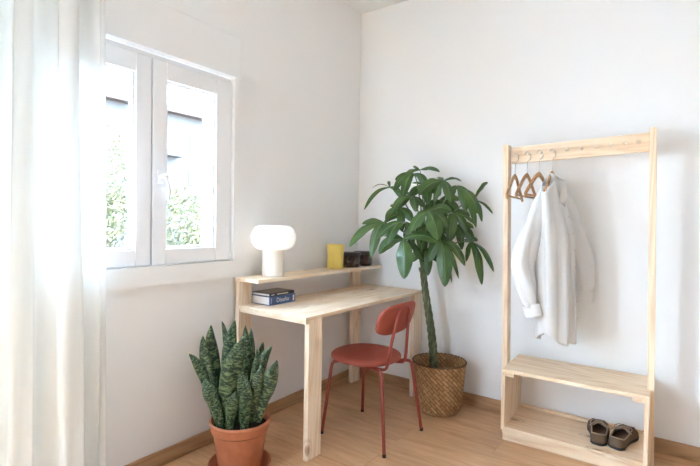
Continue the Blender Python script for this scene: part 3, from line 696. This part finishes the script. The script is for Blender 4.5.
# ------------------------------------------------------------------ shirt
SH = Vector((1.50, -.245, 0))
shirt = thing('shirt', 'long white cotton shirt with an open collar hanging on the rack', 'shirt', SH)
def shirt_body():
    def zs(u): return 1.530 - .112*abs(u)**1.25 - .03*max(0, abs(u)-.8)   # shoulder line
    def hem(u, back): return (.600 if back else .585) + (.07*abs(u)**4) + (-.03 if u < -.2 and not back else 0)*0 + .07*max(0, u)
    def Wd(v): return .205 + .02*min(1, v*2) + .0*v
    def pt(u, v, back):
        z0 = zs(u)
        if not back and abs(u) < .34: z0 -= .20*(1-abs(u)/.34)**1.0    # open v neck
        if back and abs(u) < .28: z0 -= .01
        z = z0 + (hem(u, back)-z0)*v
        drop = (zs(0)-z)
        dep = (.012 + .075*min(1, drop/.35)**.8)*math.sqrt(max(0, 1-u*u)) + .0
        y = u*(.190 + .022*min(1, drop/.2) - .012*min(1, max(0, drop-.3)/.5))
        fold = .014*min(1, drop/.3)*math.sin(u*11 + drop*1.5 + (2 if back else 0)) + .008*min(1, drop/.5)*math.sin(u*23+drop*3)
        sway = .035*max(0, drop-.1)/.8
        x = (dep+fold*math.sqrt(max(0, 1-u*u))) * (-1 if back else 1) + sway
        if not back: x += .010*math.exp(-(u/.05)**2)*0
        return Vector((x, y, z))
    nu, nv = 48, 50; bm = B()
    for back in (False, True):
        G = [[pt(-1+2*i/nu, j/nv, back) for i in range(nu+1)] for j in range(nv+1)]
        sheet(bm, G)
    # front and back meet along the sides and shoulders
    bmesh.ops.remove_doubles(bm, verts=bm.verts[:], dist=.003)
    o = obj('shirt_body', bm, SHIRT, shirt, True); solidify(o, .0012); return o, pt
sb, spt = shirt_body()
def sleeve(P, R_, sq):
    bm = B(); pts = catmull([Vector(p)-SH for p in P], 8); n = len(pts); R2 = []; S2 = []
    for i in range(n):
        t = i/(n-1)*(len(R_)-1); a = int(min(t, len(R_)-2)); f_ = t-a; R2.append(R_[a]*(1-f_)+R_[a+1]*f_); S2.append(tuple(sq[a][k]*(1-f_)+sq[a+1][k]*f_ for k in (0, 1)))
    rg = tube(bm, pts, R2, 28, False, 0, S2)
    for i, r_ in enumerate(rg):
        for k, v in enumerate(r_): v.co += (v.co-pts[i])*(.13*math.sin(k/28*2*PI*4+i*.22) + .05*math.sin(k*2.2+i*.7))
    o = obj('sleeve', bm, SHIRT, shirt, True); solidify(o, .0012); return o, pts, R2, S2
def cuff(o, p, d, r):
    bm = B(); p = Vector(p)-SH; d = Vector(d).normalized()
    tube(bm, [p, p+d*.003, p+d*.03, p+d*.062, p+d*.065], [r*.96, r, r*1.02, r*1.04, r*1.0], 28, False, 0, [(1.1, .72)]*5); c_ = obj('cuff', bm, SHIRT, o, True); solidify(c_, .003)
near, *_ = sleeve([(1.505, -.375, 1.435), (1.480, -.415, 1.34), (1.440, -.450, 1.18), (1.408, -.466, 1.03), (1.43, -.462, .90), (1.452, -.455, .80)], [.030, .050, .060, .060, .050, .036], [(.9, .7), (1, .75), (1, .7), (1, .75), (1, .8), (1, .8)])
cuff(near, (1.452, -.455, .81), (.28, .02, -1), .040)
far, *_ = sleeve([(1.51, -.115, 1.435), (1.550, -.090, 1.34), (1.600, -.074, 1.18), (1.640, -.075, 1.03), (1.650, -.075, .92), (1.648, -.078, .86)], [.030, .046, .056, .056, .050, .042], [(.9, .7), (1, .75), (1, .75), (1, .75), (1, .8), (1, .8)])
cuff(far, (1.648, -.078, .865), (-.02, 0, -1), .046)
# collar, placket, buttons, hang tag
def collar():
    bm = B(); G = []
    for j in range(7):
        v = j/6; row = []
        for i in range(41):
            a = -PI*.86 + 2*PI*.86*i/40; r_ = .060 + .022*v; fr = max(0, -math.cos(a))
            # a measured from the back (-x); opening at the front (+x)
            x = -r_*.62*math.cos(a) + .012 ; y = r_*math.sin(a)
            z = 1.512 + .028*math.sin(PI*min(1, v*1.1)) - .045*v - .075*(max(0, -math.cos(a)))**1.5
            row.append((x, y, z))
        G.append(row)
    sheet(bm, G); o = obj('collar', bm, SHIRT, shirt, 'keep'); solidify(o, .0015)
collar()
bm = B(); G = []
for j in range(41):
    v = .02+.975*j/40; row = []
    for i in range(5):
        u = -.075+.15*i/4; p = spt(u, v, False); row.append(p+Vector((.0035, 0, 0)))
    G.append(row)
sheet(bm, G); o = obj('placket', bm, SHIRT, shirt, 'keep'); solidify(o, .0012)
BTN = mat('pearl_button', (.75, .73, .70), .25)
for k in range(7):
    p = spt(0, .06+.125*k, False); b = B(); t_ = bmesh.new(); lathe(t_, [(0, 0), (.0055, 0), (.006, .001), (.005, .002), (0, .0015)], n=16)
    add(b, t_, Matrix.Translation(p+Vector((.0048, 0, 0))) @ Matrix.Rotation(PI/2, 4, 'Y')); obj('button', b, BTN, shirt, True)
bm = B(); G = []
for j in range(9):
    G.append([Vector((-.0 + .015*math.sin(j*.4) - .012, -.072+.062*i/6, 1.490-.135*j/8 + .0)) + Vector((.055+.02*i/6, 0, 0)) for i in range(7)])
sheet(bm, G); o = obj('inner_facing', bm, SHIRT, shirt, 'keep'); solidify(o, .0015)

# ------------------------------------------------------------------ shoes
SUE = mat('brown_suede', (.12, .072, .04), .85); SUED = mat('dark_trim', (.035, .022, .015), .7); INS = mat('tan_insole', (.20, .12, .075), .8); SOLE = mat('dark_rubber_sole', (.02, .015, .012), .6); LACE = mat('beige_lace', (.34, .25, .17), .8)
bump(SUE, noisetex(SUE, coords(SUE), 120, 3), .2, .003)
def shoe(loc, rz, mir, label):
    t = thing('shoe', label, 'shoe', loc, rz, 'pair of brown shoes on the bench')
    Lh = .265
    def outl(v):   # half widths along the sole, v 0 heel .. 1 toe, centre shift
        w_ = .030 + .006*math.sin(v*PI*1.1) + .016*max(0, math.sin((v-.25)*PI/.85)) if v < .9 else 0
        w_ = .0
        tab = [(0, .012), (.03, .026), (.10, .037), (.3, .039), (.5, .043), (.7, .052), (.82, .051), (.92, .040), (.98, .021), (1, .007)]
        for (a, x_), (b_, y_) in zip(tab[:-1], tab[1:]):
            if a <= v <= b_: w_ = x_+(y_-x_)*(v-a)/(b_-a)
        return w_, mir*.010*math.sin(PI*v)
    n = 40
    def loop(z, k, extra=0):
        pts = []
        for i in range(n+1):
            v = i/n; w_, c_ = outl(v); pts.append(Vector((c_+w_*k+extra, (v-.5)*Lh, z)))
        for i in range(n-1, 0, -1):
            v = i/n; w_, c_ = outl(v); pts.append(Vector((c_-w_*k-extra, (v-.5)*Lh, z)))
        return pts
    def skin(loops, cap0=False, cap1=False):
        b = B(); R_ = [[b.verts.new(p) for p in lp] for lp in loops]; m_ = len(R_[0])
        for a, c_ in zip(R_[:-1], R_[1:]):
            for k in range(m_): b.faces.new((a[k], a[(k+1) % m_], c_[(k+1) % m_], c_[k]))
        if cap0: b.faces.new(R_[0])
        if cap1: b.faces.new(R_[-1])
        return b
    obj('sole', skin([loop(0, 1.0), loop(.002, 1.06), loop(.015, 1.07), loop(.016, 1.0)], True, True), SOLE, t, True)
    # upper: walls closing over the toe, open at the ankle
    loops = []
    hs = lambda v: .046 - .014*math.sin(PI*min(1, v/.62)) if v < .62 else .040 + .006*math.sin((v-.62)/.38*PI) - .018*max(0, (v-.8)/.2)
    for k in range(9):
        s = k/8; L_ = []
        base_ = loop(0, 1.0); m_ = len(base_)
        for i, p in enumerate(base_):
            v = p.y/Lh+.5; w_, c_ = outl(v); hgt = hs(v)
            inward = (1 - .12*s*s) if v < .50 else (1 - (.12 + .88*min(1, (v-.50)/.14))*s**2.6)
            z = .014 + hgt*(math.sin(s*PI/2)**.9)
            y = p.y if v < .9 else p.y - .012*s
            if v < .06: y = p.y + .006*s
            L_.append(Vector((c_ + (p.x-c_)*inward, y, z)))
        loops.append(L_)
    b = skin(loops); u_ = obj('upper', b, SUE, t, True); solidify(u_, .003)
    # dark padded collar line around the opening
    top = loops[-1]; op = [p for p in top if p.y/Lh+.5 < .60]
    i0 = [i for i, p in enumerate(top) if p.y/Lh+.5 < .60]; seq = [top[i] for i in i0 if i > n] + [top[i] for i in i0 if i <= n]
    b = B(); tube(b, seq, .0032, 8); obj('collar_trim', b, LACE, t, True, 'beige piping around the opening')
    b = B(); lp = loop(.020, .88); b.faces.new([b.verts.new(p) for p in lp]); obj('insole', b, INS, t)
    # apron seam, laces with loose bow
    b = B(); P = [Vector((outl(.62)[1]+a*.030, (.62-.5)*Lh, .058)) for a in (1,)] + [Vector((outl(v)[1]+.026, (v-.5)*Lh, .060-.02*max(0, (v-.8)/.2))) for v in (.7, .8, .88)] + [Vector((outl(.93)[1], (.94-.5)*Lh, .046))] + [Vector((outl(v)[1]-.026, (v-.5)*Lh, .060-.02*max(0, (v-.8)/.2))) for v in (.88, .8, .7)] + [Vector((outl(.62)[1]-.030, (.62-.5)*Lh, .058))]
    tube(b, catmull(P, 4), .0025, 8); obj('seam', b, SUED, t, True)
    for q in (.54, .60, .66):
        b = B(); c_ = outl(q)[1]; tube(b, catmull([(c_-.028, (q-.5)*Lh, .056), (c_-.012, (q-.495)*Lh, .068), (c_+.012, (q-.505)*Lh, .069), (c_+.028, (q-.5)*Lh, .056)], 5), .0024, 8); obj('lace', b, LACE, t, True)
    for s in (-1, 1):
        b = B(); c_ = outl(.6)[1]; y_ = .1*Lh
        tube(b, catmull([(c_, y_, .070), (c_+s*.020, y_+.006, .078), (c_+s*.042, y_-.006, .068), (c_+s*.036, y_-.018, .060), (c_+s*.012, y_-.006, .069), (c_, y_, .071)], 5), .0022, 8)
        tube(b, catmull([(c_, y_, .071), (c_+s*.026, y_-.022, .070), (c_+s*.048, y_-.030, .052)], 5), .0022, 8); obj('lace_bow', b, LACE, t, True)
    return t
shoe((1.752, -.188, .0845), .16, 1, 'brown suede lace-up shoe on the bench, the one nearer the middle of the shelf')
shoe((1.878, -.182, .0845), -.20, -1, 'brown suede lace-up shoe on the bench, the one nearer the right side panel')

# ------------------------------------------------------------------ outside the window
gr = B(); box(gr, -60, -T-.3, -30, 60, -6.3, -6.2); g_ = obj('street_ground', gr, mat('asphalt_outside', (.10, .10, .10), .9)); g_['kind'] = 'structure'; g_['label'] = 'street far below the window'
EXT = mat('pale_facade', (.080, .078, .074), .9); EXD = mat('cornice_brown', (.075, .052, .044), .9); EXG = mat('facade_glass', (.045, .050, .060), .5)
ap = thing('apartment_building', 'pale apartment block with a brown roof edge seen through the window', 'building', (-13, 7, -6.2))
b = B(); box(b, -9, 0, -9, 9, 0, 11.25); obj('facade', b, EXT, ap)
b = B(); box(b, -9.2, .35, -9.2, 9.2, 11.25, 11.45, .02); obj('roof_cornice', b, EXD, ap)
for z in (10.3, 9.05, 7.8, 6.55, 5.3):
    for y in (-6.8, -5.6, -4.2, -3.0, -1.9, -1.3, -.12, .75, 2.2, 3.1):
        w2 = .34 if y != .75 else .22
        b = B(); box(b, -.02, .03, y-w2/2, y+w2/2, z-.32, z+.25, .01); f_ = obj('window', b, EXG, ap)
    b = B(); box(b, 0, .5, -.55, .12, z-.62, z-.56, .01); box(b, .44, .48, -.55, .12, z-.54, z-.12, .01); obj('balcony', b, mat('balcony_concrete', (.075, .07, .065), .9), ap)
def foliage(bm, c_, r, n_, rnd, s):
    for _ in range(n_):
        d = Vector((rnd.gauss(0, 1), rnd.gauss(0, 1), rnd.gauss(0, 1))).normalized(); p = Vector(c_) + Vector((d.x*r[0], d.y*r[1], d.z*r[2]))*rnd.uniform(.45, 1)**.6
        a = Vector((rnd.gauss(0, 1), rnd.gauss(0, 1), rnd.gauss(0, 1))).normalized(); e = a.orthogonal().normalized(); q = a.cross(e)
        vs = [bm.verts.new(p+e*s), bm.verts.new(p+q*s*.45), bm.verts.new(p-e*s), bm.verts.new(p-q*s*.45)]; bm.faces.new(vs)
def treem(name, a, b_):
    m = mat(name, a, .6); n = noisetex(m, coords(m), 5, 3); Lk(m, ramp(m, n, [(.35, a), (.65, b_)]), bsdf(m).inputs['Base Color']); return m
TM = treem('street_leaves', (.085, .09, .042), (.19, .18, .088)); TB = mat('street_bark', (.08, .06, .05), .9)
def tree(loc, blobs, label, seed):
    t = thing('street_tree', label, 'tree', loc); rnd = random.Random(seed); b = B()
    for (c_, r, n_) in blobs: foliage(b, c_, r, int(n_*1.5), rnd, .055)
    obj('foliage', b, TM, t)
    b = B(); tz = max(c_[2] for c_, _, _ in blobs); tube(b, catmull([(0, 0, 0), (.1, .1, tz*.5), (0, .05, tz)], 6), [.2-.012*i for i in range(13)], 10)
    for (c_, r, n_) in blobs: tube(b, [(0, .05, c_[2]-.8), c_], .05, 8)
    obj('trunk', b, TB, t, True)
tree((-8, 2.0, -6.2), [((0, .1, 8.2), (1.0, .65, 1.3), 2600), ((.2, .2, 6.9), (1.1, .75, 1.3), 2600), ((0, -.7, 7.3), (1.0, .8, 1.6), 1500)], 'leafy street tree seen through the left window sash', 1)
tree((-8.2, 4.75, -6.2), [((0, -.75, 7.3), (.9, .55, 1.0), 2200), ((.2, .3, 6.8), (1.0, .8, .9), 2200), ((0, .0, 6.0), (1.2, 1.1, 1.0), 2000)], 'lower leafy street tree seen through the right window sash', 2)
